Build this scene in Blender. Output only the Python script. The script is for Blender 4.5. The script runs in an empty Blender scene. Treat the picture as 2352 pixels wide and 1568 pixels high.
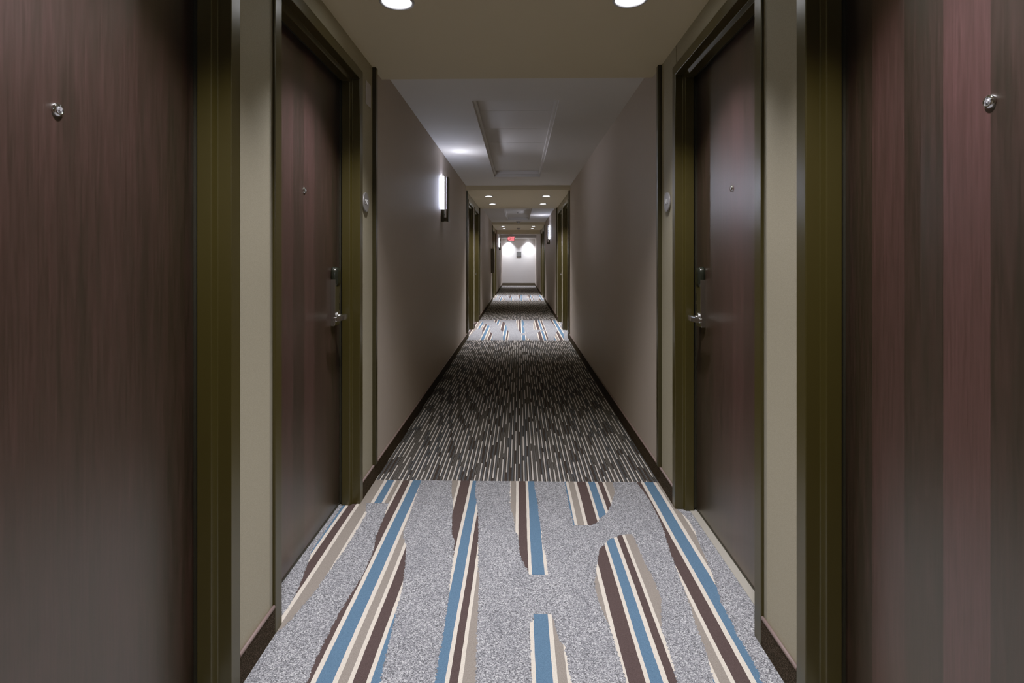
import bpy, bmesh, math, random
from mathutils import Vector, Matrix

random.seed(7)
PI = math.pi
scene = bpy.context.scene
COL = scene.collection

# ------------------------------------------------------------------ constants (metres)
WX = 0.796          # corridor half width
PER = 8.2           # spacing of the door bays
BAY0, BAY1 = 0.265, 3.065
SOF0, SOF1 = 0.195, 3.24
CEIL, SOFF = 2.365, 2.297
YB, YE = -5.0, 26.5
DOORS_Y = {-1: (1.059, 2.302), 1: (1.042, 2.281)}   # door centres on each side
CAMX = 0.0148

# ------------------------------------------------------------------ materials
def new_mat(name):
    m = bpy.data.materials.new(name)
    m.use_nodes = True
    nt = m.node_tree
    return m, nt, nt.nodes['Principled BSDF']

def N(nt, typ, **kw):
    n = nt.nodes.new(typ)
    for k, v in kw.items():
        setattr(n, k, v)
    return n

def setin(n, **kw):
    for k, v in kw.items():
        n.inputs[k.replace('_', ' ')].default_value = v

def rgba(c):
    return (c[0], c[1], c[2], 1.0)

def srgb(r, g, b):
    def f(v):
        v /= 255.0
        return v / 12.92 if v <= 0.04045 else ((v + 0.055) / 1.055) ** 2.4
    return (f(r), f(g), f(b))

def math_node(nt, op, a, b=None, c=None):
    n = N(nt, 'ShaderNodeMath', operation=op)
    for i, v in enumerate((a, b, c)):
        if v is None:
            continue
        if isinstance(v, (int, float)):
            n.inputs[i].default_value = v
        else:
            nt.links.new(v, n.inputs[i])
    return n.outputs[0]

def mixc(nt, fac, a, b):
    n = N(nt, 'ShaderNodeMix', data_type='RGBA')
    for sock, v in ((n.inputs[0], fac), (n.inputs[6], a), (n.inputs[7], b)):
        if isinstance(v, (int, float)):
            sock.default_value = v
        elif isinstance(v, tuple):
            sock.default_value = rgba(v)
        else:
            nt.links.new(v, sock)
    return n.outputs[2]

def noise(nt, vec, scale, detail=2.0, rough=0.5):
    n = N(nt, 'ShaderNodeTexNoise')
    n.inputs['Scale'].default_value = scale
    n.inputs['Detail'].default_value = detail
    n.inputs['Roughness'].default_value = rough
    nt.links.new(vec, n.inputs['Vector'])
    return n.outputs['Fac']

def position(nt):
    return N(nt, 'ShaderNodeNewGeometry').outputs['Position']

def objcoord(nt):
    return N(nt, 'ShaderNodeTexCoord').outputs['Object']

def mapping(nt, vec, scale):
    n = N(nt, 'ShaderNodeMapping')
    n.inputs['Scale'].default_value = scale
    nt.links.new(vec, n.inputs['Vector'])
    return n.outputs[0]

def ramp(nt, fac, stops):
    n = N(nt, 'ShaderNodeValToRGB')
    el = n.color_ramp.elements
    while len(el) > 1:
        el.remove(el[-1])
    el[0].position, el[0].color = stops[0][0], rgba(stops[0][1])
    for p, c in stops[1:]:
        e = el.new(p)
        e.color = rgba(c)
    nt.links.new(fac, n.inputs[0])
    return n.outputs[0]

def bump(nt, bs, height, strength, dist):
    n = N(nt, 'ShaderNodeBump')
    n.inputs['Strength'].default_value = strength
    n.inputs['Distance'].default_value = dist
    nt.links.new(height, n.inputs['Height'])
    nt.links.new(n.outputs[0], bs.inputs['Normal'])

def plain(name, col, rough=0.5, metal=0.0, spec=0.5, vary=0.06, scale=40, bmp=0.0):
    m, nt, bs = new_mat(name)
    f = noise(nt, objcoord(nt), scale, 3)
    a = tuple(max(0, v * (1 - vary)) for v in col)
    b = tuple(v * (1 + vary) for v in col)
    nt.links.new(mixc(nt, f, a, b), bs.inputs['Base Color'])
    setin(bs, Roughness=rough, Metallic=metal)
    bs.inputs['Specular IOR Level'].default_value = spec
    if bmp:
        bump(nt, bs, f, bmp, 0.002)
    return m

def emit(name, col, strength):
    m, nt, bs = new_mat(name)
    setin(bs, Roughness=0.5)
    bs.inputs['Base Color'].default_value = rgba((0.8, 0.8, 0.8))
    bs.inputs['Emission Color'].default_value = rgba(col)
    bs.inputs['Emission Strength'].default_value = strength
    return m

def wall_paper(name, col, scale, bmp, vary, rough=0.62, line=0.3):
    m, nt, bs = new_mat(name)
    p = position(nt)
    f = noise(nt, p, scale, 4, 0.7)
    g = noise(nt, mapping(nt, p, (1, 6, 0.25)), 30, 2)
    h = math_node(nt, 'ADD', math_node(nt, 'MULTIPLY', f, 1.0 - line), math_node(nt, 'MULTIPLY', g, line))
    st = tuple(v * (1 - vary) for v in col), tuple(v * (1 + vary) for v in col)
    nt.links.new(ramp(nt, h, [(0.3, st[0]), (0.7, st[1])]), bs.inputs['Base Color'])
    setin(bs, Roughness=rough)
    bs.inputs['Specular IOR Level'].default_value = 0.35
    bump(nt, bs, h, bmp, 0.0015)
    return m

M = {}
M['taupe'] = wall_paper('taupe_wallcovering', (0.43, 0.363, 0.322), 260, 0.25, 0.10)
M['tan'] = wall_paper('tan_wallcovering', (0.305, 0.275, 0.208), 430, 0.2, 0.2, 0.62, 0.04)
M['seam'] = plain('dark_seam', (0.02, 0.015, 0.01), 0.9)
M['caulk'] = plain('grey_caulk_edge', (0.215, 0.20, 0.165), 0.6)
M['white_ceiling'] = plain('white_ceiling_paint', (0.66, 0.63, 0.61), 0.85, vary=0.015, scale=6)
M['tan_ceiling'] = plain('tan_soffit_paint', (0.57, 0.485, 0.345), 0.85, vary=0.015, scale=6)
M['cream_wall'] = plain('cream_end_wall', (0.56, 0.54, 0.53), 0.8, vary=0.015, scale=5)
M['panel_white'] = plain('ceiling_panel_white', (0.68, 0.65, 0.635), 0.8, vary=0.015, scale=6)
M['bronze'] = plain('dark_bronze_frame_paint', (0.030, 0.0245, 0.0085), 0.30, spec=0.5, vary=0.05, scale=15)
M['trim'] = plain('dark_trim_paint', (0.020, 0.0175, 0.009), 0.35, vary=0.05, scale=15)
M['rubber'] = plain('black_rubber', (0.008, 0.008, 0.008), 0.6)
M['binding'] = plain('mauve_binding', (0.17, 0.115, 0.115), 0.6, scale=300)
M['chrome'] = plain('satin_chrome', (0.62, 0.62, 0.64), 0.22, metal=1.0, vary=0.02)
M['polished'] = plain('polished_chrome', (0.75, 0.75, 0.77), 0.08, metal=1.0, vary=0.02)
M['black_plastic'] = plain('black_plastic', (0.008, 0.010, 0.010), 0.22)
M['dark_metal'] = plain('dark_sconce_metal', (0.045, 0.042, 0.036), 0.4, metal=0.5)
M['pewter'] = plain('pewter_sign', (0.26, 0.25, 0.265), 0.4, metal=0.25, vary=0.03)
M['pewter_light'] = plain('light_raised_lettering', (0.55, 0.55, 0.56), 0.35, vary=0.03)
M['white_plastic'] = plain('white_plastic', (0.44, 0.40, 0.40), 0.5, vary=0.02)
M['ring'] = plain('white_light_ring', (0.36, 0.35, 0.36), 0.45, vary=0.02)
M['threshold'] = plain('beige_threshold', (0.33, 0.31, 0.275), 0.45, vary=0.05)
M['cabinet'] = plain('brown_cabinet_paint', (0.060, 0.048, 0.036), 0.4, vary=0.04)
M['grey_sign'] = plain('grey_plaque', (0.09, 0.09, 0.093), 0.6, vary=0.04, scale=60)
M['grey_sign_dark'] = plain('grey_plaque_band', (0.045, 0.043, 0.045), 0.6, vary=0.04)
M['slab'] = plain('concrete', (0.2, 0.19, 0.18), 0.9)
M['lens'] = emit('downlight_lens_glow', (0.95, 0.97, 1.0), 9.0)
M['lamp'] = emit('fluorescent_tube_glow', (0.72, 0.79, 1.0), 75.0)
M['exit_red'] = emit('exit_letter_glow', (1.0, 0.10, 0.13), 2.2)
M['exit_face'] = emit('exit_face_glow', (0.5, 0.12, 0.13), 0.10)
m, nt, bs = new_mat('peephole_glass')
bs.inputs['Base Color'].default_value = rgba((0.55, 0.56, 0.62))
setin(bs, Roughness=0.05, Metallic=0.6)
nt.links.new(ramp(nt, noise(nt, objcoord(nt), 260, 1), [(0.35, (0.12, 0.12, 0.15)), (0.65, (0.8, 0.8, 0.88))]), bs.inputs['Base Color'])
M['glass'] = m

# dark wood veneer; each veneer strip carries its own tone in the mesh
m, nt, bs = new_mat('dark_wood_veneer')
at = N(nt, 'ShaderNodeAttribute')
at.attribute_name = 'tone'
oc = objcoord(nt)
g1 = noise(nt, mapping(nt, oc, (1, 26, 0.9)), 7, 5, 0.65)
g2 = noise(nt, mapping(nt, oc, (1, 180, 3.0)), 8, 3, 0.6)
gg = math_node(nt, 'ADD', math_node(nt, 'MULTIPLY', g1, 0.65), math_node(nt, 'MULTIPLY', g2, 0.35))
dark = ramp(nt, gg, [(0.3, (0.0070, 0.0050, 0.0045)), (0.7, (0.0215, 0.0150, 0.0142))])
red = ramp(nt, gg, [(0.3, (0.038, 0.0160, 0.0180)), (0.7, (0.088, 0.0385, 0.044))])
g0 = noise(nt, mapping(nt, oc, (1, 9, 0.8)), 5, 4, 0.7)
tone = math_node(nt, 'ADD', at.outputs['Fac'], math_node(nt, 'MULTIPLY', math_node(nt, 'SUBTRACT', g0, 0.5), 0.9))
tone = math_node(nt, 'MAXIMUM', 0.0, math_node(nt, 'MINIMUM', 1.0, tone))
nt.links.new(mixc(nt, tone, dark, red), bs.inputs['Base Color'])
setin(bs, Roughness=0.34)
bs.inputs['Specular IOR Level'].default_value = 1.0
bump(nt, bs, g2, 0.05, 0.0006)
M['wood'] = m

def pile(name, stops, scale, bmp=0.9, big=0.0, rough=0.95):
    m, nt, bs = new_mat(name)
    p = position(nt)
    f = noise(nt, p, scale, 3, 0.75)
    c = ramp(nt, f, stops)
    if big:
        g = noise(nt, mapping(nt, p, (1.6, 0.7, 1)), 5, 3, 0.6)
        c = mixc(nt, math_node(nt, 'MULTIPLY', g, big), c, (0.10, 0.11, 0.15))
    nt.links.new(c, bs.inputs['Base Color'])
    setin(bs, Roughness=rough)
    bs.inputs['Specular IOR Level'].default_value = 0.1
    bump(nt, bs, f, bmp, 0.004)
    return m

m, nt, bs = new_mat('grey_speckled_pile')
p = position(nt)
wob = N(nt, 'ShaderNodeTexNoise'); wob.inputs['Scale'].default_value = 140; wob.inputs['Detail'].default_value = 2
nt.links.new(p, wob.inputs['Vector'])
va = N(nt, 'ShaderNodeVectorMath', operation='MULTIPLY_ADD')
nt.links.new(wob.outputs['Color'], va.inputs[0]); va.inputs[1].default_value = (0.006, 0.006, 0.0); nt.links.new(p, va.inputs[2])
vo = N(nt, 'ShaderNodeTexVoronoi'); vo.inputs['Scale'].default_value = 330
nt.links.new(va.outputs[0], vo.inputs['Vector'])
sx = N(nt, 'ShaderNodeSeparateColor'); nt.links.new(vo.outputs['Color'], sx.inputs[0])
cg = ramp(nt, sx.outputs[0], [(0.0, (0.062, 0.065, 0.080)), (0.25, (0.145, 0.150, 0.175)), (0.55, (0.245, 0.251, 0.284)), (0.8, (0.37, 0.376, 0.41)), (1.0, (0.60, 0.605, 0.64))])
big = noise(nt, mapping(nt, p, (1.8, 0.6, 1)), 6, 3, 0.6)
cg = mixc(nt, math_node(nt, 'MULTIPLY', math_node(nt, 'SUBTRACT', big, 0.38), 0.75), cg, (0.105, 0.112, 0.14))
nt.links.new(cg, bs.inputs['Base Color'])
setin(bs, Roughness=0.95)
bs.inputs['Specular IOR Level'].default_value = 0.1
bump(nt, bs, vo.outputs['Distance'], 0.6, 0.003)
M['grey_pile'] = m
M['c'] = pile('cream_pile', [(0.3, (0.53, 0.47, 0.41)), (0.7, (0.75, 0.69, 0.63))], 420, 0.6)
M['B'] = pile('blue_pile', [(0.3, (0.045, 0.100, 0.180)), (0.7, (0.105, 0.200, 0.325))], 420, 0.6)
M['P'] = pile('plum_pile', [(0.3, (0.040, 0.026, 0.030)), (0.7, (0.088, 0.061, 0.067))], 420, 0.6)
M['T'] = pile('tan_pile', [(0.3, (0.18, 0.156, 0.141)), (0.7, (0.31, 0.273, 0.25))], 420, 0.6)
M['brown_pile'] = pile('brown_carpet_base', [(0.36, (0.006, 0.0042, 0.004)), (0.52, (0.022, 0.015, 0.0135)), (0.68, (0.12, 0.088, 0.078))], 330, 1.0)

# pin-striped corridor carpet
m, nt, bs = new_mat('pinstriped_pile')
p = position(nt)
sp = N(nt, 'ShaderNodeSeparateXYZ')
nt.links.new(p, sp.inputs[0])
PITCH = 0.0252
u = math_node(nt, 'DIVIDE', math_node(nt, 'ADD', sp.outputs[0], 5.0), PITCH)
idx = math_node(nt, 'FLOOR', u)
fr = math_node(nt, 'FRACT', u)
def wn1(val):
    n = N(nt, 'ShaderNodeTexWhiteNoise', noise_dimensions='1D')
    nt.links.new(val, n.inputs['W'])
    return n.outputs['Value']
def wn2(a, b):
    n = N(nt, 'ShaderNodeTexWhiteNoise', noise_dimensions='2D')
    c = N(nt, 'ShaderNodeCombineXYZ')
    nt.links.new(a, c.inputs[0]); nt.links.new(b, c.inputs[1])
    nt.links.new(c.outputs[0], n.inputs['Vector'])
    return n.outputs['Value']
r1 = wn1(idx)
v = math_node(nt, 'ADD', math_node(nt, 'DIVIDE', sp.outputs[1], 0.62), math_node(nt, 'MULTIPLY', r1, 7.3))
dfr = math_node(nt, 'FRACT', v)
dlen = math_node(nt, 'ADD', 0.50, math_node(nt, 'MULTIPLY', wn2(idx, math_node(nt, 'FLOOR', v)), 0.38))
dash = math_node(nt, 'LESS_THAN', dfr, dlen)
is_c = math_node(nt, 'MULTIPLY', math_node(nt, 'LESS_THAN', fr, 0.27), dash)
v2 = math_node(nt, 'ADD', math_node(nt, 'DIVIDE', sp.outputs[1], 0.85), math_node(nt, 'MULTIPLY', r1, 11.7))
sub = math_node(nt, 'FLOOR', math_node(nt, 'MULTIPLY', fr, 7.0))
blk = wn2(idx, math_node(nt, 'FLOOR', v2))
rs = wn2(math_node(nt, 'ADD', math_node(nt, 'MULTIPLY', idx, 7.0), sub), math_node(nt, 'FLOOR', v2))
def bands(stops):
    r_ = ramp(nt, fr, stops)
    r_.node.color_ramp.interpolation = 'CONSTANT'
    return r_
DK, BG, GR, PL = (0.027, 0.022, 0.023), (0.058, 0.066, 0.086), (0.125, 0.122, 0.130), (0.040, 0.031, 0.034)
va_ = bands([(0.0, PL), (0.24, DK), (0.34, BG), (0.55, DK), (0.62, GR), (0.74, DK), (0.80, PL), (0.92, DK)])
vb_ = bands([(0.0, GR), (0.12, DK), (0.27, GR), (0.36, DK), (0.46, GR), (0.55, PL), (0.66, GR), (0.75, DK), (0.86, GR), (0.94, DK)])
vc_ = bands([(0.0, BG), (0.2, DK), (0.30, PL), (0.42, GR), (0.52, BG), (0.78, DK), (0.9, BG)])
base = mixc(nt, math_node(nt, 'GREATER_THAN', blk, 0.55), va_, vb_)
base = mixc(nt, math_node(nt, 'GREATER_THAN', blk, 0.80), base, vc_)
colr = mixc(nt, is_c, base, (0.60, 0.555, 0.52))
nf = noise(nt, p, 380, 2, 0.7)
sh = ramp(nt, nf, [(0.3, (0.62, 0.62, 0.62)), (0.7, (1.25, 1.25, 1.25))])
mul = N(nt, 'ShaderNodeMix', data_type='RGBA', blend_type='MULTIPLY')
mul.inputs[0].default_value = 1.0
nt.links.new(colr, mul.inputs[6]); nt.links.new(sh, mul.inputs[7])
nt.links.new(mul.outputs[2], bs.inputs['Base Color'])
setin(bs, Roughness=0.95)
bs.inputs['Specular IOR Level'].default_value = 0.08
bump(nt, bs, nf, 0.6, 0.003)
M['pin_pile'] = m

# ------------------------------------------------------------------ mesh helpers
class MB:
    """Collects shapes into one mesh; a material key per face."""
    def __init__(self):
        self.bm = bmesh.new()
        self.keys = []
    def k(self, key):
        if key not in self.keys:
            self.keys.append(key)
        return self.keys.index(key)
    def box(self, x0, x1, y0, y1, z0, z1, key):
        i = self.k(key)
        xs, ys, zs = sorted((x0, x1)), sorted((y0, y1)), sorted((z0, z1))
        v = [self.bm.verts.new((x, y, z)) for z in zs for y in ys for x in xs]
        for q in ((0, 2, 3, 1), (4, 5, 7, 6), (0, 1, 5, 4), (2, 6, 7, 3), (0, 4, 6, 2), (1, 3, 7, 5)):
            f = self.bm.faces.new([v[a] for a in q])
            f.material_index = i
        return v
    def poly(self, pts, key):
        f = self.bm.faces.new([self.bm.verts.new(p) for p in pts])
        f.material_index = self.k(key)
        return f
    def rings(self, rings, key, cap=True, smooth=False, closed=True):
        i = self.k(key)
        R = [[self.bm.verts.new(p) for p in r] for r in rings]
        n = len(R[0])
        for a, b in zip(R, R[1:]):
            for j in range(n if closed else n - 1):
                q = (a[j], a[(j + 1) % n], b[(j + 1) % n], b[j])
                f = self.bm.faces.new(q)
                f.material_index = i
                f.smooth = smooth
        if cap:
            for r in (R[0], R[-1]):
                f = self.bm.faces.new(r)
                f.material_index = i
        return R
    def lathe(self, axis, origin, prof, key, seg=32, cap=True, smooth=True):
        """prof = [(along, radius)] along axis 'x' or 'z'"""
        rs = []
        for a, r in prof:
            ring = []
            for j in range(seg):
                t = 2 * PI * j / seg
                c, s = r * math.cos(t), r * math.sin(t)
                p = (a, c, s) if axis == 'x' else (c, s, a)
                ring.append(tuple(o + q for o, q in zip(origin, p)))
            rs.append(ring)
        self.rings(rs, key, cap, smooth)
    def build(self, name, parent=None, bevel=0.0, loc=None, segs=2, **props):
        bmesh.ops.recalc_face_normals(self.bm, faces=self.bm.faces[:])
        me = bpy.data.meshes.new(name)
        self.bm.to_mesh(me)
        self.bm.free()
        for k in self.keys:
            me.materials.append(M[k])
        o = bpy.data.objects.new(name, me)
        COL.objects.link(o)
        if parent:
            o.parent = parent
        if loc:
            o.location = loc
        if bevel:
            b = o.modifiers.new('edge', 'BEVEL')
            b.width, b.segments, b.limit_method = bevel, segs, 'ANGLE'
            b.harden_normals = False
        for a, v_ in props.items():
            o[a] = v_
        return o

def tag(o, label=None, cat=None, group=None, kind=None):
    if label: o['label'] = label
    if cat: o['category'] = cat
    if group: o['group'] = group
    if kind: o['kind'] = kind
    return o

def empty(name, loc, rz=0.0):
    o = bpy.data.objects.new(name, None)
    COL.objects.link(o)
    o.location = loc
    o.rotation_euler = (0, 0, rz)
    o.empty_display_size = 0.1
    return o

def dup(root, loc=None, rz=None, label=None):
    def rec(o, parent):
        c = o.copy()
        COL.objects.link(c)
        c.parent = parent
        for ch in list(o.children):
            rec(ch, c)
        return c
    r = rec(root, root.parent)
    if loc is not None: r.location = loc
    if rz is not None: r.rotation_euler = (0, 0, rz)
    if label: r['label'] = label
    return r

def text_mesh(body, size, depth):
    cu = bpy.data.curves.new('lettering', 'FONT')
    cu.body = body
    cu.size = size
    cu.extrude = depth / 2
    cu.align_x = 'CENTER'
    cu.align_y = 'CENTER'
    cu.resolution_u = 6
    o = bpy.data.objects.new('lettering', cu)
    COL.objects.link(o)
    bpy.context.view_layer.update()
    me = bpy.data.meshes.new_from_object(o.evaluated_get(bpy.context.evaluated_depsgraph_get()))
    bpy.data.objects.remove(o)
    bpy.data.curves.remove(cu)
    return me

# ------------------------------------------------------------------ room shell
def wall_side(s, name):
    mb = MB()
    def seg(y0, y1, z0, z1, key):
        mb.box(s * WX, s * (WX + 0.22), y0, y1, z0, z1, key)
    y = YB
    for k in range(3):
        b0, b1 = BAY0 + k * PER, BAY1 + k * PER
        seg(y, b0, 0, CEIL, 'taupe')
        y = b0
        for dy in DOORS_Y[s]:
            c = dy + k * PER
            seg(y, c - 0.5, 0, CEIL, 'tan')
            seg(c - 0.5, c + 0.5, 2.187, CEIL, 'tan')
            y = c + 0.5
            if dy == DOORS_Y[s][1]:
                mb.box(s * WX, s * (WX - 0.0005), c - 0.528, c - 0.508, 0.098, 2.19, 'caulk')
            mb.box(s * WX, s * (WX - 0.0006), c + 0.47, c + 0.4725, 2.2, SOFF, 'seam')
        seg(y, b1, 0, CEIL, 'tan')
        y = b1
    seg(y, YE, 0, CEIL, 'taupe')
    return mb.build(name)

tag(wall_side(-1, 'wall_left'), 'long corridor wall on the left, taupe and tan wallcovering with door openings', 'wall', kind='structure')
tag(wall_side(1, 'wall_right'), 'long corridor wall on the right, taupe and tan wallcovering with door openings', 'wall', kind='structure')
mb = MB(); mb.box(-1.1, 1.1, YE, YE + 0.15, 0, CEIL, 'cream_wall')
tag(mb.build('wall_end'), 'pale end wall far down the corridor under two bright light pools', 'wall', kind='structure')
mb = MB(); mb.box(-1.1, 1.1, YB - 0.15, YB, 0, CEIL, 'taupe')
tag(mb.build('wall_back'), 'taupe wall closing the corridor behind the viewer', 'wall', kind='structure')
mb = MB(); mb.box(-1.1, 1.1, YB - 0.15, YE + 0.15, -0.2, -0.008, 'slab')
tag(mb.build('floor'), 'concrete floor slab under the corridor carpets', 'floor', kind='structure')

# high ceiling with two raised coffers
CX0, CX1, CYA, CYB = -0.322, 0.303, 3.92, 7.53
mb = MB()
y = YB
for k in range(2):
    a, b = CYA + k * PER, CYB + k * PER
    mb.box(-1.1, 1.1, y, a, CEIL, CEIL + 0.15, 'white_ceiling')
    mb.box(-1.1, CX0, a, b, CEIL, CEIL + 0.15, 'white_ceiling')
    mb.box(CX1, 1.1, a, b, CEIL, CEIL + 0.15, 'white_ceiling')
    y = b
mb.box(-1.1, 1.1, y, YE + 0.15, CEIL, CEIL + 0.15, 'white_ceiling')
tag(mb.build('ceiling'), 'white high ceiling of the corridor stretches', 'ceiling', kind='structure')

for k, lab in enumerate(('raised white ceiling coffer in the nearest corridor stretch', 'raised white ceiling coffer in the second corridor stretch')):
    a, b = CYA + k * PER, CYB + k * PER
    e = empty('ceiling_coffer', (0, a, CEIL))
    tag(e, lab, 'ceiling coffer', 'raised ceiling coffers', 'structure')
    L = b - a
    mb = MB()
    t = 0.022
    for (z0, z1, w) in ((0.036, 0.062, t), (0.062, 0.10, t * 0.45)):
        mb.box(CX0, CX0 + w, 0, L, z0, z1, 'panel_white')
        mb.box(CX1 - w, CX1, 0, L, z0, z1, 'panel_white')
        mb.box(CX0 + w, CX1 - w, 0, w, z0, z1, 'panel_white')
        mb.box(CX0 + w, CX1 - w, L - w, L, z0, z1, 'panel_white')
    mb.build('moulding', e, bevel=0.004)
    js = [0.0, 0.565, 1.186, 1.80, L]
    for j in range(4):
        mb = MB()
        mb.box(CX0 + 0.003, CX1 - 0.003, js[j] + 0.004, js[j + 1] - 0.004, 0.082, 0.10, 'panel_white')
        mb.build('ceiling_panel', e)
    mb = MB(); mb.box(CX0, CX1, 0, L, 0.103, 0.12, 'seam'); mb.build('coffer_backing', e)

for k, lab in enumerate(('lowered tan ceiling over the nearest door bay', 'lowered tan ceiling over the second door bay', 'lowered tan ceiling over the third door bay')):
    mb = MB(); mb.box(-WX, WX, SOF0 + k * PER, SOF1 + k * PER, SOFF, CEIL, 'tan_ceiling')
    tag(mb.build('ceiling_soffit'), lab, 'lowered ceiling', 'lowered ceilings over the door bays', 'structure')
mb = MB(); mb.box(-WX, WX, 20.42, 20.62, 2.20, CEIL, 'tan_ceiling')
tag(mb.build('ceiling_beam'), 'tan header beam above the red exit sign', 'beam', kind='structure')
mb = MB(); mb.box(-WX, WX, 24.9, YE, 2.235, CEIL, 'cream_wall')
tag(mb.build('ceiling_soffit'), 'lowered pale ceiling against the far end wall', 'lowered ceiling', kind='structure')

# ------------------------------------------------------------------ carpet base (skirting), one mesh per side, broken at the door frames
def skirting(s, name, lab):
    mb, bb = MB(), MB()
    def seg(y0, y1):
        mb.box(s * WX, s * (WX - 0.009), y0, y1, 0, 0.088, 'brown_pile')
        ring = []
        for yy in (y0, y1):
            r = []
            for j in range(8):
                t = 2 * PI * j / 8
                r.append((s * (WX - 0.0055 + 0.0055 * math.cos(t)), yy, 0.0905 + 0.0065 * math.sin(t)))
            ring.append(r)
        bb.rings(ring, 'binding', True, True)
    y = YB
    for k in range(3):
        for dy in DOORS_Y[s]:
            c = dy + k * PER
            seg(y, c - 0.509)
            y = c + 0.509
    seg(y, YE - 0.009)
    o = mb.build(name)
    tag(o, lab, 'skirting', kind='structure')
    bb.build('binding_strip', o)
skirting(-1, 'baseboard_left', 'brown carpet skirting with mauve binding along the left wall')
skirting(1, 'baseboard_right', 'brown carpet skirting with mauve binding along the right wall')
mb = MB(); mb.box(-WX, WX, YE - 0.009, YE, 0, 0.13, 'cabinet')
tag(mb.build('baseboard_end', bevel=0.002), 'dark skirting along the foot of the far end wall', 'skirting', kind='structure')

# vertical trim strips
n = 0
bayname = ('nearest', 'second', 'third')
for k in range(3):
    for j, (ya, yb) in enumerate(((BAY0, BAY0 + 0.037), (BAY1 - 0.037, BAY1))):
        if k == 0 and j == 0:
            continue
        for s, side in ((-1, 'left'), (1, 'right')):
            n += 1
            mb = MB()
            mb.box(s * WX, s * (WX - 0.021), ya + k * PER, yb + k * PER, 0.098, SOFF - 0.001, 'trim')
            tag(mb.build('trim_%d' % n, bevel=0.002), 'dark vertical trim strip on the %s wall, %s end of the %s door bay' % (side, 'near' if j == 0 else 'far', bayname[k]), 'trim', 'vertical trim strips', 'structure')

# ------------------------------------------------------------------ doors
H_OP, W_OP = 2.145, 0.458
PROFILE = [(0.0, 0.05), (0.0, 0.0), (0.039, 0.0), (0.045, -0.020), (0.086, -0.020), (0.086, 0.002), (0.155, 0.002), (0.155, 0.040), (0.0115, 0.040), (0.0098, 0.05)]

def build_frame(e):
    mb = MB()
    rings = []
    for (sy, top) in ((-1, 0), (-1, 1), (1, 1), (1, 0)):
        rings.append([(-d, sy * (W_OP + nn), (H_OP + nn) if top else 0.0) for d, nn in PROFILE])
    mb.rings(rings, 'bronze', True)
    return mb.build('door_frame', e, bevel=0.0022)

def build_leaf(e, tones):
    bm = bmesh.new()
    lay = bm.loops.layers.float_color.new('tone')
    w, x0, x1, z0, z1 = 0.455, -0.148, -0.104, 0.010, H_OP - 0.003
    nst = len(tones)
    for j, tn in enumerate(tones):
        ya, yb = -w + 2 * w * j / nst, -w + 2 * w * (j + 1) / nst
        vs = [bm.verts.new(p) for p in ((x1, ya, z0), (x1, yb, z0), (x1, yb, z1), (x1, ya, z1))]
        vb = [bm.verts.new(p) for p in ((x0, ya, z0), (x0, yb, z0), (x0, yb, z1), (x0, ya, z1))]
        fs = [bm.faces.new(vs), bm.faces.new(vb[::-1]), bm.faces.new((vs[0], vb[0], vb[1], vs[1])), bm.faces.new((vs[3], vs[2], vb[2], vb[3]))]
        if j == 0: fs.append(bm.faces.new((vs[0], vs[3], vb[3], vb[0])))
        if j == nst - 1: fs.append(bm.faces.new((vs[1], vb[1], vb[2], vs[2])))
        for f in fs:
            for lp in f.loops:
                lp[lay] = (tn, tn, tn, 1)
    bmesh.ops.remove_doubles(bm, verts=bm.verts[:], dist=1e-5)
    bmesh.ops.recalc_face_normals(bm, faces=bm.faces[:])
    me = bpy.data.meshes.new('door_leaf')
    bm.to_mesh(me); bm.free()
    me.materials.append(M['wood'])
    o = bpy.data.objects.new('door_leaf', me)
    COL.objects.link(o)
    o.parent = e
    # rubber sweep under the leaf
    mb = MB()
    mb.box(-0.145, -0.1015, -w, w, 0.0025, 0.0098, 'rubber')
    mb.build('door_sweep', e)
    # gasket between stop and leaf
    mb = MB()
    for sy in (-1, 1):
        mb.box(-0.1035, -0.0865, sy * (W_OP + 0.0015), sy * (W_OP - 0.006), 0.012, H_OP - 0.012, 'rubber')
    mb.box(-0.1035, -0.0865, -W_OP + 0.002, W_OP - 0.002, H_OP - 0.010, H_OP + 0.0015, 'rubber')
    mb.build('gasket', e)
    return o

def build_peephole(leaf):
    F = -0.104
    mb = MB()
    mb.lathe('x', (F, 0, 1.524), [(0.0, 0.0132), (0.002, 0.0135), (0.0045, 0.0124), (0.0066, 0.0098), (0.0069, 0.0088), (0.0056, 0.0076)], 'polished', 40, cap=False)
    o = mb.build('peephole', leaf)
    mb = MB()
    mb.lathe('x', (F, 0, 1.524), [(0.0040, 0.0077), (0.0056, 0.0076), (0.0060, 0.0058), (0.0054, 0.0050), (0.0070, 0.0044), (0.0077, 0.0030), (0.0072, 0.0014), (0.0068, 0.0001)], 'glass', 32, cap=False)
    mb.build('lens', o)

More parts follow.
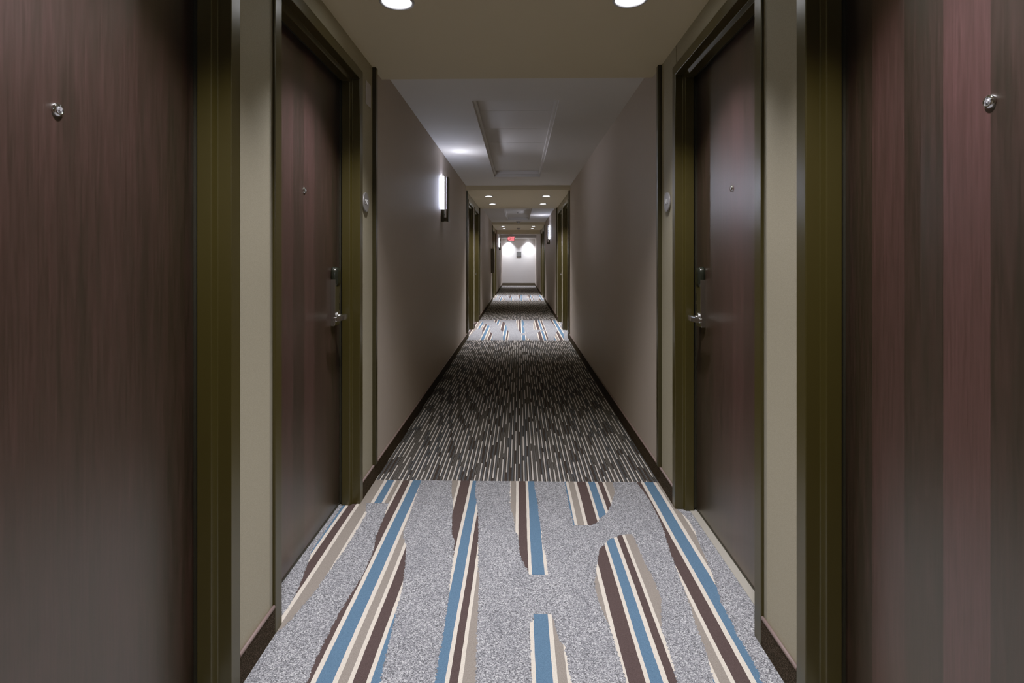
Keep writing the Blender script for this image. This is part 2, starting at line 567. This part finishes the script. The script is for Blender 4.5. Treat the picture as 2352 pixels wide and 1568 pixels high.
def build_lock(e, sy):
    """Card lock near the latch edge; sy = side of the leaf (+1/-1)."""
    F = -0.104
    yc = sy * 0.362
    lo = MB()
    # silver body, front face slightly tapered
    ring = []
    for z, dx in ((0.9125, 0.017), (0.925, 0.021), (1.12, 0.022), (1.137, 0.022)):
        ring.append([(F, yc - 0.037, z), (F + dx, yc - 0.035, z), (F + dx, yc + 0.035, z), (F, yc + 0.037, z)])
    lo.rings(ring, 'chrome')
    # slots for the card
    ye = yc + sy * 0.030
    for z0, z1 in ((0.985, 1.018), (1.035, 1.07)):
        lo.box(F + 0.0215, F + 0.0226, ye - 0.003, ye + 0.003, z0, z1, 'black_plastic')
    lock = lo.build('door_lock', e, bevel=0.0012)
    # black domed reader on top
    cap = MB()
    rr = []
    prof = [(0.0, 1.0), (0.012, 1.0), (0.022, 0.93), (0.028, 0.80), (0.030, 0.55)]
    for dx, sc in prof:
        r = []
        for j in range(28):
            t = 2 * PI * j / 28
            cy, cz = math.cos(t), math.sin(t)
            # rounded rectangle / dome outline
            py = 0.036 * sc * math.copysign(abs(cy) ** 0.55, cy)
            pz = 0.0500 * sc * math.copysign(abs(cz) ** 0.62, cz)
            r.append((F + dx, yc + py, 1.1465 + pz))
        rr.append(r)
    cap.rings(rr, 'black_plastic', True, True)
    cap.build('card_reader', lock)
    # lever: rose, neck, blade pointing to the hinge side
    lv = MB()
    zl = 0.955
    lv.lathe('x', (F, yc, zl), [(0.020, 0.024), (0.027, 0.024), (0.028, 0.012), (0.05, 0.010), (0.058, 0.010)], 'chrome', 24)
    ring = []
    for t, (dx, dz, hw) in ((-0.016, (0.058, 0.010, 0.009)), (0.0, (0.060, 0.013, 0.010)), (0.05, (0.061, 0.0125, 0.010)), (0.10, (0.058, 0.012, 0.009)), (0.128, (0.053, 0.011, 0.0075)), (0.134, (0.051, 0.008, 0.005))):
        yy = yc - sy * t
        ring.append([(F + dx + hw, yy, zl + dz), (F + dx - hw, yy, zl + dz), (F + dx - hw, yy, zl - dz), (F + dx + hw, yy, zl - dz)])
    lv.rings(ring, 'chrome')
    lv.build('lever', lock, bevel=0.002)

def build_door(n, s, yc, latch_far, tones, lab, threshold):
    rz = 0.0 if s < 0 else PI
    e = empty('door_%d' % n, (s * (WX - 0.010), yc, 0), rz)
    tag(e, lab, 'door', 'guest room doors', 'structure')
    sy = (1 if latch_far else -1) * (1 if s < 0 else -1)
    build_frame(e)
    leaf = build_leaf(e, tones if s < 0 else tones[::-1])
    build_peephole(leaf)
    build_lock(e, sy)
    if threshold:
        mb = MB(); mb.box(-0.150, -0.068, -W_OP + 0.0215, W_OP - 0.0215, 0.0, 0.0024, 'threshold'); mb.build('threshold', e)
    return e

TONES = {   # from the near edge to the far edge of each leaf
    ('l', 0): [0.30, 0.26, 0.42, 0.34, 0.25, 0.30, 0.20, 0.12],
    ('l', 1): [0.35, 0.22, 0.42, 0.16, 0.48, 0.20, 0.22, 0.08],
    ('r', 0): [0.15, 0.5, 0.2, 0.18, 0.95, 0.14, 0.62, 0.08],
    ('r', 1): [0.25, 0.50, 0.34, 0.52, 0.36, 0.24, 0.10, 0.05],
}
labs = {
    ('l', 0): 'dark wood door nearest on the left wall, cut off by the photo edge',
    ('l', 1): 'dark wood door beside the round 512 sign on the left wall',
    ('r', 0): 'dark wood door with a red veneer strip, nearest on the right wall',
    ('r', 1): 'dark wood door beside the round 513 sign on the right wall',
}
n = 0
protos = {}
for key in (('l', 0), ('l', 1), ('r', 0), ('r', 1)):
    n += 1
    s = -1 if key[0] == 'l' else 1
    protos[key] = build_door(n, s, DOORS_Y[s][key[1]], key[1] == 1, TONES[key], labs[key], s > 0)
for k in (1, 2):
    for key, pr in protos.items():
        n += 1
        s = -1 if key[0] == 'l' else 1
        lab = '%s of the two dark doors on the %s wall of the %s door bay' % ('nearer' if key[1] == 0 else 'farther', 'left' if s < 0 else 'right', bayname[k])
        c = dup(pr, (pr.location.x, DOORS_Y[s][key[1]] + k * PER, 0), label=lab)
        c.name = 'door_%d' % n

# ------------------------------------------------------------------ carpets
def lerp_curve(pts, y):
    pts = sorted(pts)
    if y <= pts[0][0]: return pts[0][1]
    for (a, xa), (b, xb) in zip(pts, pts[1:]):
        if y <= b:
            return xa + (xb - xa) * (y - a) / (b - a)
    return pts[-1][1]

# stripe bands across the width (x from the camera axis, colour)
STRIPES = [(-0.885, -0.870, 'B'), (-0.870, -0.856, 'c'), (-0.856, -0.8195, 'P'), (-0.8195, -0.804, 'c'), (-0.804, -0.752, 'T'), (-0.752, -0.7345, 'c'), (-0.7345, -0.696, 'B'), (-0.696, -0.683, 'c'),
           (-0.683, -0.659, 'T'), (-0.659, -0.646, 'c'), (-0.646, -0.607, 'P'), (-0.607, -0.5915, 'c'), (-0.5915, -0.543, 'B'), (-0.543, -0.5275, 'c'), (-0.5275, -0.4985, 'T'), (-0.4985, -0.4845, 'c'),
           (-0.4845, -0.445, 'P'), (-0.445, -0.4315, 'c'), (-0.4315, -0.392, 'B'), (-0.392, -0.379, 'c'), (-0.379, -0.336, 'T'), (-0.336, -0.324, 'c'), (-0.324, -0.2715, 'P'), (-0.2715, -0.257, 'c'),
           (-0.257, -0.216, 'B'), (-0.216, -0.203, 'c'), (-0.203, -0.1776, 'P'), (-0.1776, -0.165, 'c'), (-0.165, -0.115, 'T'), (-0.115, -0.10, 'c'), (-0.10, -0.06, 'B'), (-0.06, -0.044, 'c'),
           (-0.044, -0.0155, 'T'), (-0.0155, -0.002, 'c'), (-0.002, 0.037, 'P'), (0.037, 0.050, 'c'), (0.050, 0.100, 'B'), (0.100, 0.114, 'c'), (0.114, 0.142, 'T'), (0.142, 0.155, 'c'), (0.155, 0.20, 'P'),
           (0.225, 0.259, 'B'), (0.259, 0.273, 'c'), (0.273, 0.3045, 'T'), (0.3045, 0.3195, 'c'), (0.3195, 0.3695, 'P'), (0.3695, 0.3825, 'c'), (0.3825, 0.4205, 'B'), (0.4205, 0.436, 'c'), (0.436, 0.462, 'P'),
           (0.462, 0.4745, 'c'), (0.4745, 0.522, 'T'), (0.545, 0.571, 'B'), (0.571, 0.584, 'c'), (0.584, 0.616, 'T'), (0.616, 0.630, 'c'), (0.630, 0.675, 'P'), (0.675, 0.692, 'c'), (0.692, 0.743, 'B'),
           (0.743, 0.760, 'c'), (0.760, 0.790, 'T'), (0.790, 0.803, 'c')]
# regions where the bands show: (y0, y1, left edge curve, right edge curve), curves as (y, x)
BAY_A = [
    (1.00, 2.772, [(1.0, -0.83), (1.72, -0.8147), (1.80, -0.822), (1.96, -0.818), (2.04, -0.825), (2.12, -0.838), (2.20, -0.853), (2.3, -0.875), (2.8, -0.885)],
     [(1.0, -0.80), (1.70, -0.806), (1.80, -0.80), (1.87, -0.778), (1.98, -0.765), (2.04, -0.7556), (2.17, -0.7497), (2.33, -0.741), (2.45, -0.7387), (2.66, -0.7387), (2.70, -0.757), (2.772, -0.772)]),
    (2.772, 3.065, [(2.7, -0.803), (3.1, -0.803)], [(2.772, -0.66), (3.1, -0.66)]),
    (0.40, 3.065, [(0.4, -0.60), (1.0, -0.64), (1.602, -0.617), (1.68, -0.6255), (1.89, -0.6268), (2.04, -0.617), (2.153, -0.609), (2.304, -0.614), (2.45, -0.637), (2.588, -0.645), (2.76, -0.658), (2.775, -0.66), (3.1, -0.66)],
     [(0.4, -0.40), (1.0, -0.41), (1.602, -0.4058), (1.773, -0.4185), (1.874, -0.427), (2.086, -0.439), (2.134, -0.4467), (2.25, -0.466), (2.363, -0.485), (2.46, -0.523), (2.573, -0.525), (2.75, -0.533), (3.069, -0.544)]),
    (0.40, 3.065, [(0.4, -0.23), (1.602, -0.2437), (1.70, -0.2475), (1.837, -0.25), (1.953, -0.2529), (2.086, -0.2617), (2.184, -0.2683), (2.293, -0.2724), (2.40, -0.281), (2.464, -0.3007), (2.632, -0.32), (2.71, -0.3256), (2.80, -0.336), (2.914, -0.358), (3.069, -0.373)],
     [(0.4, -0.14), (1.602, -0.1266), (1.837, -0.14), (1.9955, -0.1469), (2.134, -0.1542), (2.27, -0.17), (2.464, -0.1813), (2.632, -0.1952), (2.758, -0.2102), (2.9, -0.232), (3.069, -0.238)]),
    (2.156, 3.065, [(2.15, 0.037), (2.184, 0.0345), (2.226, 0.0204), (2.315, 0.0027), (2.464, -0.0037), (2.50, -0.0182), (2.632, -0.025), (2.749, -0.043), (2.9, -0.048), (3.1, -0.048)],
     [(2.15, 0.113), (2.27, 0.113), (2.315, 0.1105), (2.363, 0.1033), (2.545, 0.1005), (2.663, 0.095), (2.791, 0.094), (2.9, 0.088), (3.1, 0.082)]),
    (1.00, 1.915, [(1.0, 0.05), (1.60, 0.036), (1.87, 0.036), (1.876, 0.049), (1.93, 0.049)], [(1.0, 0.15), (1.602, 0.153), (1.67, 0.148), (1.767, 0.145), (1.775, 0.134), (1.82, 0.124), (1.874, 0.119), (1.93, 0.111)]),
    (2.562, 3.065, [(2.56, 0.2545), (2.777, 0.2509), (3.1, 0.253)], [(2.56, 0.33), (2.594, 0.37), (2.638, 0.39), (2.69, 0.428), (2.79, 0.4656), (2.834, 0.479), (2.938, 0.51), (3.06, 0.517)]),
    (0.40, 2.482, [(0.4, 0.29), (1.602, 0.3132), (1.659, 0.311), (1.794, 0.3078), (1.874, 0.3015), (1.945, 0.2922), (2.04, 0.2847), (2.114, 0.2894), (2.195, 0.3064), (2.27, 0.3229), (2.351, 0.3437), (2.425, 0.39), (2.451, 0.4203), (2.477, 0.461), (2.484, 0.49)],
     [(0.4, 0.46), (1.602, 0.458), (1.70, 0.470), (1.852, 0.476), (1.93, 0.495), (2.013, 0.5167), (2.154, 0.5184), (2.248, 0.511), (2.412, 0.51), (2.483, 0.505)]),
    (0.40, 3.065, [(0.4, 0.56), (1.602, 0.565), (1.677, 0.5777), (1.767, 0.5898), (1.874, 0.596), (1.962, 0.608), (2.058, 0.6159), (2.134, 0.6217), (2.248, 0.6308), (2.339, 0.6377), (2.464, 0.652), (2.588, 0.6643), (2.70, 0.668), (2.81, 0.6684), (2.914, 0.6655), (3.02, 0.6544), (3.1, 0.65)],
     [(0.4, 0.70), (1.602, 0.7056), (1.677, 0.716), (1.767, 0.7169), (1.837, 0.716), (1.874, 0.7206), (1.9955, 0.7247), (2.04, 0.7352), (2.095, 0.744), (2.184, 0.7575), (2.304, 0.771), (2.425, 0.7846), (2.503, 0.7966), (2.60, 0.803), (2.693, 0.792), (2.75, 0.776), (3.1, 0.776)]),
]
BAY_B = [   # second and third bays; y measured from the camera, shifted back by PER
    (8.9, 11.0, [(8.9, -0.86), (11, -0.87)], [(8.9, -0.80), (9.5, -0.775), (9.87, -0.752), (11, -0.752)]),
    (9.87, 11.0, [(9.8, -0.751), (11.1, -0.751)], [(9.8, -0.66), (10.21, -0.66), (10.5, -0.69), (10.98, -0.721), (11.0, -0.75)]),
    (8.465, 10.6, [(8.4, -0.607), (8.62, -0.612), (9.0, -0.609), (9.31, -0.621), (9.8, -0.655), (10.6, -0.66)], [(8.46, -0.41), (8.82, -0.42), (9.16, -0.4417), (9.46, -0.491), (9.8, -0.5275), (10.21, -0.5406), (10.4, -0.58), (10.6, -0.645)]),
    (10.3, 11.265, [(10.3, -0.38), (10.98, -0.4886), (11.27, -0.52)], [(10.3, -0.3717), (11.3, -0.372)]),
    (8.465, 10.93, [(8.46, -0.245), (8.95, -0.261), (9.46, -0.28), (9.70, -0.3237), (10.2, -0.336), (10.9, -0.33), (10.93, -0.31)], [(8.46, -0.165), (9.3, -0.17), (9.54, -0.1817), (9.87, -0.22), (10.2, -0.232), (10.58, -0.258), (10.9, -0.29), (10.93, -0.30)]),
    (9.27, 11.265, [(9.27, 0.037), (9.31, 0.0294), (9.6, -0.003), (10.12, -0.03), (11.09, -0.06), (11.3, -0.08)], [(9.27, 0.112), (9.5, 0.10), (9.9, 0.09), (10.2, 0.073), (10.5, 0.095), (10.78, 0.104), (11.1, 0.085), (11.3, 0.085)]),
    (8.465, 8.99, [(8.4, 0.037), (9.0, 0.037)], [(8.46, 0.185), (8.62, 0.150), (8.75, 0.125), (9.0, 0.113)]),
    (9.7, 11.265, [(9.7, 0.258), (10.78, 0.2735), (11.0, 0.30), (11.3, 0.31)], [(9.7, 0.4745), (9.95, 0.4745), (10.6, 0.47), (11.3, 0.48)]),
    (8.465, 9.54, [(8.43, 0.3033), (8.75, 0.296), (9.0, 0.295), (9.31, 0.3054), (9.5, 0.36), (9.54, 0.40)], [(8.43, 0.43), (8.6, 0.455), (8.89, 0.466), (9.54, 0.4743)]),
    (8.465, 11.265, [(8.43, 0.53), (8.62, 0.552), (9.0, 0.59), (9.16, 0.6114), (9.4, 0.64), (9.6, 0.675), (9.95, 0.674), (10.3, 0.662), (10.58, 0.655), (11.2, 0.645)], [(8.43, 0.68), (8.62, 0.700), (8.9, 0.725), (9.23, 0.743), (9.4, 0.76), (10.9, 0.76), (11.3, 0.80)]),
    (10.5, 11.0, [(10.5, 0.77), (11.0, 0.77)], [(10.5, 0.803), (11.0, 0.803)]),
]

def pattern_carpet(k, regions, shift, lab):
    rnd = random.Random(31 + k)
    y0, y1 = BAY0 + k * PER, BAY1 + k * PER
    mb = MB()
    mb.box(-WX, WX, y0, y1, -0.008, 0.0, 'grey_pile')
    for s in (-1, 1):
        for dy in DOORS_Y[s]:
            c = dy + k * PER
            mb.box(s * WX, s * 0.935, c - 0.4575, c + 0.4575, -0.008, 0.0, 'grey_pile')
    step = 0.0045 if k == 0 else 0.02
    amp = 0.0019 if k == 0 else 0.0015
    for (ya, yb, LC, RC) in regions:
        ya, yb = ya + shift, yb + shift
        ya, yb = max(ya, y0), min(yb, y1)
        m_ = max(2, int((yb - ya) / step))
        ys = [ya + (yb - ya) * i / m_ for i in range(m_ + 1)]
        # jagged tuft edge
        jl = [rnd.gauss(0, 1) for _ in ys]
        jr = [rnd.gauss(0, 1) for _ in ys]
        Ls = [lerp_curve(LC, y - shift) + amp * a for y, a in zip(ys, jl)]
        Rs = [lerp_curve(RC, y - shift) + amp * a for y, a in zip(ys, jr)]
        wob = [0.0006 * math.sin(y * 9 + 1.3) + 0.0003 * math.sin(y * 61) for y in ys]
        for (xa, xb, key) in STRIPES:
            prev = None
            for i, y in enumerate(ys):
                a, b = max(xa + wob[i], Ls[i]), min(xb + wob[i], Rs[i])
                lim = 0.935
                a, b = max(a + CAMX, -lim), min(b + CAMX, lim)
                cur = (a, b, y) if b - a > 0.0006 else None
                if prev and cur:
                    mb.poly([(prev[0], prev[2], 0.0007), (prev[1], prev[2], 0.0007), (cur[1], cur[2], 0.0007), (cur[0], cur[2], 0.0007)], key)
                prev = cur
    # keep the bands' faces up
    o = mb.build('patterned_carpet')
    return tag(o, lab, 'carpet', 'patterned carpets in the door bays')

pattern_carpet(0, BAY_A, 0.0, 'grey carpet with bold blue, plum and cream stripes in the nearest door bay')
pattern_carpet(1, BAY_B, 0.0, 'grey carpet with blue and plum stripes in the second door bay')
pattern_carpet(2, BAY_B, PER, 'grey carpet with blue and plum stripes in the third, farthest door bay')

for (ya, yb, lab) in ((YB, BAY0, 'dark pinstriped carpet behind the nearest door bay'),
                      (BAY1, BAY0 + PER, 'dark pinstriped carpet between the nearest and second door bays'),
                      (BAY1 + PER, BAY0 + 2 * PER, 'dark pinstriped carpet between the second and third door bays'),
                      (BAY1 + 2 * PER, YE, 'dark pinstriped carpet running up to the far end wall')):
    mb = MB(); mb.box(-WX, WX, ya, yb, -0.008, 0.0, 'pin_pile')
    tag(mb.build('striped_carpet'), lab, 'carpet', 'pinstriped corridor carpets')

# ------------------------------------------------------------------ downlights
def spot(name, loc, energy, size, blend, col=(1.0, 0.975, 0.95), rot=(0, 0, 0), radius=0.05):
    ld = bpy.data.lights.new(name, 'SPOT')
    ld.energy, ld.spot_size, ld.spot_blend, ld.color, ld.shadow_soft_size = energy, size, blend, col, radius
    o = bpy.data.objects.new(name, ld)
    COL.objects.link(o)
    o.location = loc
    o.rotation_euler = rot
    return o

dl = empty('downlight', (0, 0, SOFF))
tag(dl, 'recessed downlight', 'downlight', 'recessed ceiling downlights')
mb = MB()
mb.lathe('z', (0, 0, 0), [(0.0, 0.072), (-0.004, 0.0725), (-0.0065, 0.070), (-0.0065, 0.0615), (-0.001, 0.0595)], 'ring', 48, cap=False)
mb.build('trim_ring', dl)
mb = MB()
mb.lathe('z', (0, 0, 0), [(-0.0012, 0.0597), (-0.0030, 0.050), (-0.0040, 0.030), (-0.0044, 0.001)], 'lens', 40)
mb.build('lens', dl)
first = True
for k in range(3):
    for j, dy in enumerate((0.99, 2.262)):
        for x, side in ((-0.489, 'left'), (0.470, 'right')):
            lab = 'round ceiling downlight, %s one of the %s pair over the %s door bay' % (side, 'near' if j == 0 else 'far', bayname[k])
            loc = (x, dy + k * PER, SOFF)
            if first:
                dl.location = loc; dl['label'] = lab; first = False
            else:
                dup(dl, loc, label=lab)
            spot('downlight_beam', (x, dy + k * PER, SOFF - 0.012), 80 if k == 0 else 120, math.radians(106), 0.7)
for x, side in ((-0.488, 'left'), (0.455, 'right')):
    dup(dl, (x, 26.34, 2.235), label='round ceiling downlight washing the far end wall on its %s half' % side)
    spot('wall_wash_beam', (x, 26.34, 2.222), 185, math.radians(106), 1.0, (0.90, 0.93, 1.0))

# ------------------------------------------------------------------ sconces
sc = empty('wall_sconce', (-WX, 5.75, 1.63))
tag(sc, 'dark metal wall sconce with glowing tube on the left wall of the nearest corridor stretch', 'wall sconce', 'wall sconces')
mb = MB()
mb.box(0.0, 0.031, -0.042, 0.042, 0.0, 0.13, 'dark_metal')
mb.build('backplate', sc, bevel=0.002)
mb = MB()
mb.box(0.0312, 0.0568, -0.05, 0.05, 0.005, 0.042, 'dark_metal')
mb.build('arm', sc, bevel=0.002)
mb = MB()
mb.box(0.057, 0.079, -0.055, 0.055, 0.0, 0.462, 'dark_metal')
mb.build('shade_panel', sc, bevel=0.002)
mb = MB()
mb.lathe('x', (0.0, 0.0, 0.075), [(0.0312, 0.008), (0.036, 0.008), (0.038, 0.006)], 'chrome', 20)
mb.build('clamp_screw', sc)
mb = MB()
mb.lathe('z', (0.0165, 0, 0), [(0.1303, 0.0115), (0.46, 0.0115), (0.475, 0.009), (0.48, 0.003)], 'lamp', 20)
mb.build('lamp_tube', sc)
dup(sc, (WX, 13.95, 1.63), PI, 'dark metal wall sconce glowing on the right wall of the second corridor stretch')
dup(sc, (-WX, 22.15, 1.63), 0.0, 'dark metal wall sconce glowing on the left wall beside the red exit sign')
dup(sc, (WX, -2.45, 1.63), PI, 'dark metal wall sconce on the right wall behind the viewer')
for s, y in ((-1, 5.75), (1, 13.95), (-1, 22.15), (1, -2.45)):
    # light thrown out of the open top of the shade, up across the ceiling
    for en, size, dx, dz in ((1.7, 178, 0.55, 0.45), (5.5, 130, 0.72, 0.19)):
        o = spot('sconce_uplight', (s * (WX - 0.045), y, 2.15), en, math.radians(size), 1.0, (0.84, 0.87, 1.0), radius=0.03)
        o.rotation_euler = Vector((-s * dx, -0.06, dz)).to_track_quat('-Z', 'Y').to_euler()

# ------------------------------------------------------------------ room signs
def room_sign(s, y, num, lab):
    e = empty('room_sign', (s * WX, y, 1.533), 0.0 if s < 0 else PI)
    tag(e, lab, 'sign', 'round room number signs')
    mb = MB()
    mb.lathe('x', (0, 0, 0), [(0.0, 0.047), (0.006, 0.0515), (0.010, 0.0515), (0.012, 0.0495)], 'pewter', 48)
    mb.build('disc', e)
    me = text_mesh(num, 0.034, 0.0025)
    me.materials.clear(); me.materials.append(M['pewter_light'])
    # text lies in xy facing +z; stand it up facing +x
    me.transform(Matrix.Translation((0.0132, 0, 0.0)) @ Matrix(((0, 0, 1, 0), (1, 0, 0, 0), (0, 1, 0, 0), (0, 0, 0, 1))))
    o = bpy.data.objects.new('room_number', me)
    COL.objects.link(o)
    o.parent = e
room_sign(-1, 2.871, '512', 'round pewter room sign reading 512 on the left wall')
room_sign(1, 2.893, '513', 'round pewter room sign reading 513 on the right wall')

# white plate high on the left wall
mb = MB()
mb.box(-WX, -WX + 0.005, 2.893, 2.985, 2.058, 2.180, 'white_plastic')
tag(mb.build('wall_plate', bevel=0.0025), 'blank pale rectangular plate high on the left wall above the 512 sign', 'wall plate')

# ------------------------------------------------------------------ exit sign
ex = empty('exit_sign', (-0.283, 20.52, 2.026))
tag(ex, 'red glowing EXIT sign with left arrow hanging from the header beam', 'exit sign')
mb = MB(); mb.box(-0.150, 0.150, -0.018, 0.018, -0.098, 0.098, 'white_plastic'); mb.build('housing', ex, bevel=0.004)
mb = MB(); mb.box(-0.138, 0.138, -0.0195, -0.0182, -0.086, 0.086, 'exit_face'); mb.build('sign_face', ex)
mb = MB(); mb.box(-0.06, 0.06, -0.02, 0.02, 0.155, 0.174, 'white_plastic'); mb.box(-0.012, 0.012, -0.01, 0.01, 0.098, 0.156, 'white_plastic'); mb.build('mount', ex, bevel=0.002)
me = text_mesh('EXIT', 0.165, 0.002)
me.materials.clear(); me.materials.append(M['exit_red'])
xs = [v.co.x for v in me.vertices]; ysv = [v.co.y for v in me.vertices]
w, h = max(xs) - min(xs), max(ysv) - min(ysv)
cy = (max(ysv) + min(ysv)) / 2
me.transform(Matrix.Translation((0.026, -0.0206, 0)) @ Matrix(((0.205 / w, 0, 0, 0), (0, 0, 1, 0), (0, 0.145 / h, 0, -cy * 0.145 / h), (0, 0, 0, 1))))
o = bpy.data.objects.new('exit_letters', me); COL.objects.link(o); o.parent = ex
mb = MB()
mb.rings([[(-0.130, -0.0200 - d, 0.0), (-0.090, -0.0200 - d, 0.038), (-0.090, -0.0200 - d, -0.038)] for d in (0.0, 0.0016)], 'exit_red')
mb.build('arrow', ex)

# ------------------------------------------------------------------ end wall plaque, detectors, sprinklers, cabinet
pl = empty('wall_plaque', (-0.0025 + CAMX, YE, 1.505))
tag(pl, 'small square grey plaque on the pale end wall', 'sign')
mb = MB(); mb.box(-0.117, 0.117, -0.012, 0.0, -0.128, 0.128, 'grey_sign'); mb.build('plaque', pl, bevel=0.003)
mb = MB(); mb.box(-0.112, 0.112, -0.0135, -0.0122, -0.123, -0.085, 'grey_sign_dark'); mb.build('lower_band', pl)

def detector(loc, lab):
    e = empty('smoke_detector', loc)
    tag(e, lab, 'smoke detector', 'ceiling smoke detectors')
    mb = MB()
    mb.lathe('z', (0, 0, 0), [(0.0, 0.072), (-0.010, 0.072), (-0.016, 0.066), (-0.016, 0.054)], 'white_plastic', 32)
    mb.build('base', e)
    mb = MB()
    mb.lathe('z', (0, 0, 0), [(-0.0165, 0.053), (-0.036, 0.050), (-0.046, 0.036), (-0.047, 0.001)], 'pewter', 32)
    mb.build('sensor_head', e)
detector((CAMX - 0.015, 16.15, CEIL), 'round smoke detector on the high ceiling just before the third door bay')
detector((CAMX - 0.008, 18.42, SOFF), 'round smoke detector on the lowered ceiling of the third door bay')

def sprinkler(loc, lab):
    e = empty('ceiling_sprinkler', loc)
    tag(e, lab, 'sprinkler', 'ceiling sprinklers')
    mb = MB(); mb.lathe('z', (0, 0, 0), [(0.0, 0.036), (-0.004, 0.036), (-0.007, 0.024)], 'chrome', 24); mb.build('escutcheon', e)
    mb = MB(); mb.lathe('z', (0, 0, 0), [(-0.0072, 0.011), (-0.036, 0.010), (-0.038, 0.024), (-0.041, 0.024)], 'chrome', 20); mb.build('head', e)
sprinkler((CAMX - 0.03, 14.0, CEIL + 0.082), 'small ceiling sprinkler inside the second raised coffer')
sprinkler((CAMX, 23.6, CEIL), 'small ceiling sprinkler to the right of the exit sign')

cb = empty('wall_cabinet', (-WX, 16.05, 0.853))
tag(cb, 'brown wall-mounted box projecting from the left wall before the third door bay', 'cabinet')
mb = MB(); mb.box(0.0, 0.092, -0.14, 0.14, 0.0, 0.70, 'cabinet'); mb.build('cabinet_body', cb, bevel=0.004)
mb = MB(); mb.box(0.0925, 0.100, -0.135, 0.135, 0.005, 0.695, 'cabinet'); dr = mb.build('cabinet_door', cb, bevel=0.003)
mb = MB(); mb.box(0.1005, 0.112, -0.125, -0.105, 0.31, 0.39, 'chrome'); mb.build('latch', dr, bevel=0.002)

# ------------------------------------------------------------------ world and camera
w = bpy.data.worlds.new('World')
scene.world = w
w.use_nodes = True
w.node_tree.nodes['Background'].inputs[0].default_value = (0.5, 0.5, 0.55, 1)
w.node_tree.nodes['Background'].inputs[1].default_value = 0.0

F_PX = 1265.0
TH = math.atan(0.022)
cam = bpy.data.cameras.new('camera')
cam.sensor_width = 36.0
cam.lens = 36.0 * F_PX / 2352.0
x0 = 1192.0 - F_PX * 0.022
cam.shift_x = (1176.0 - x0) / 2352.0
cam.shift_y = (597.0 - 784.0) / 2352.0
cam.clip_start = 0.02
co = bpy.data.objects.new('camera', cam)
COL.objects.link(co)
co.location = (CAMX, 0, 1.23)
co.rotation_euler = (PI / 2, 0, TH)
scene.camera = co

scene.view_settings.view_transform = 'Standard'
scene.view_settings.look = 'None'
scene.view_settings.exposure = 0.27
scene.view_settings.gamma = 1.23
vs = scene.view_settings
vs.use_curve_mapping = True
cm = vs.curve_mapping
for ci, pts in ((0, ((0.006, 0.0066), (0.05, 0.052))), (1, ((0.006, 0.0060), (0.05, 0.0495))), (2, ((0.006, 0.0042), (0.05, 0.0445), (0.25, 0.25)))):
    for x_, y_ in pts:
        cm.curves[ci].points.new(x_, y_)
cm.update()
scene.cycles.use_denoising = True
scene.cycles.max_bounces = 14
scene.cycles.diffuse_bounces = 8
scene.cycles.sample_clamp_indirect = 6.0
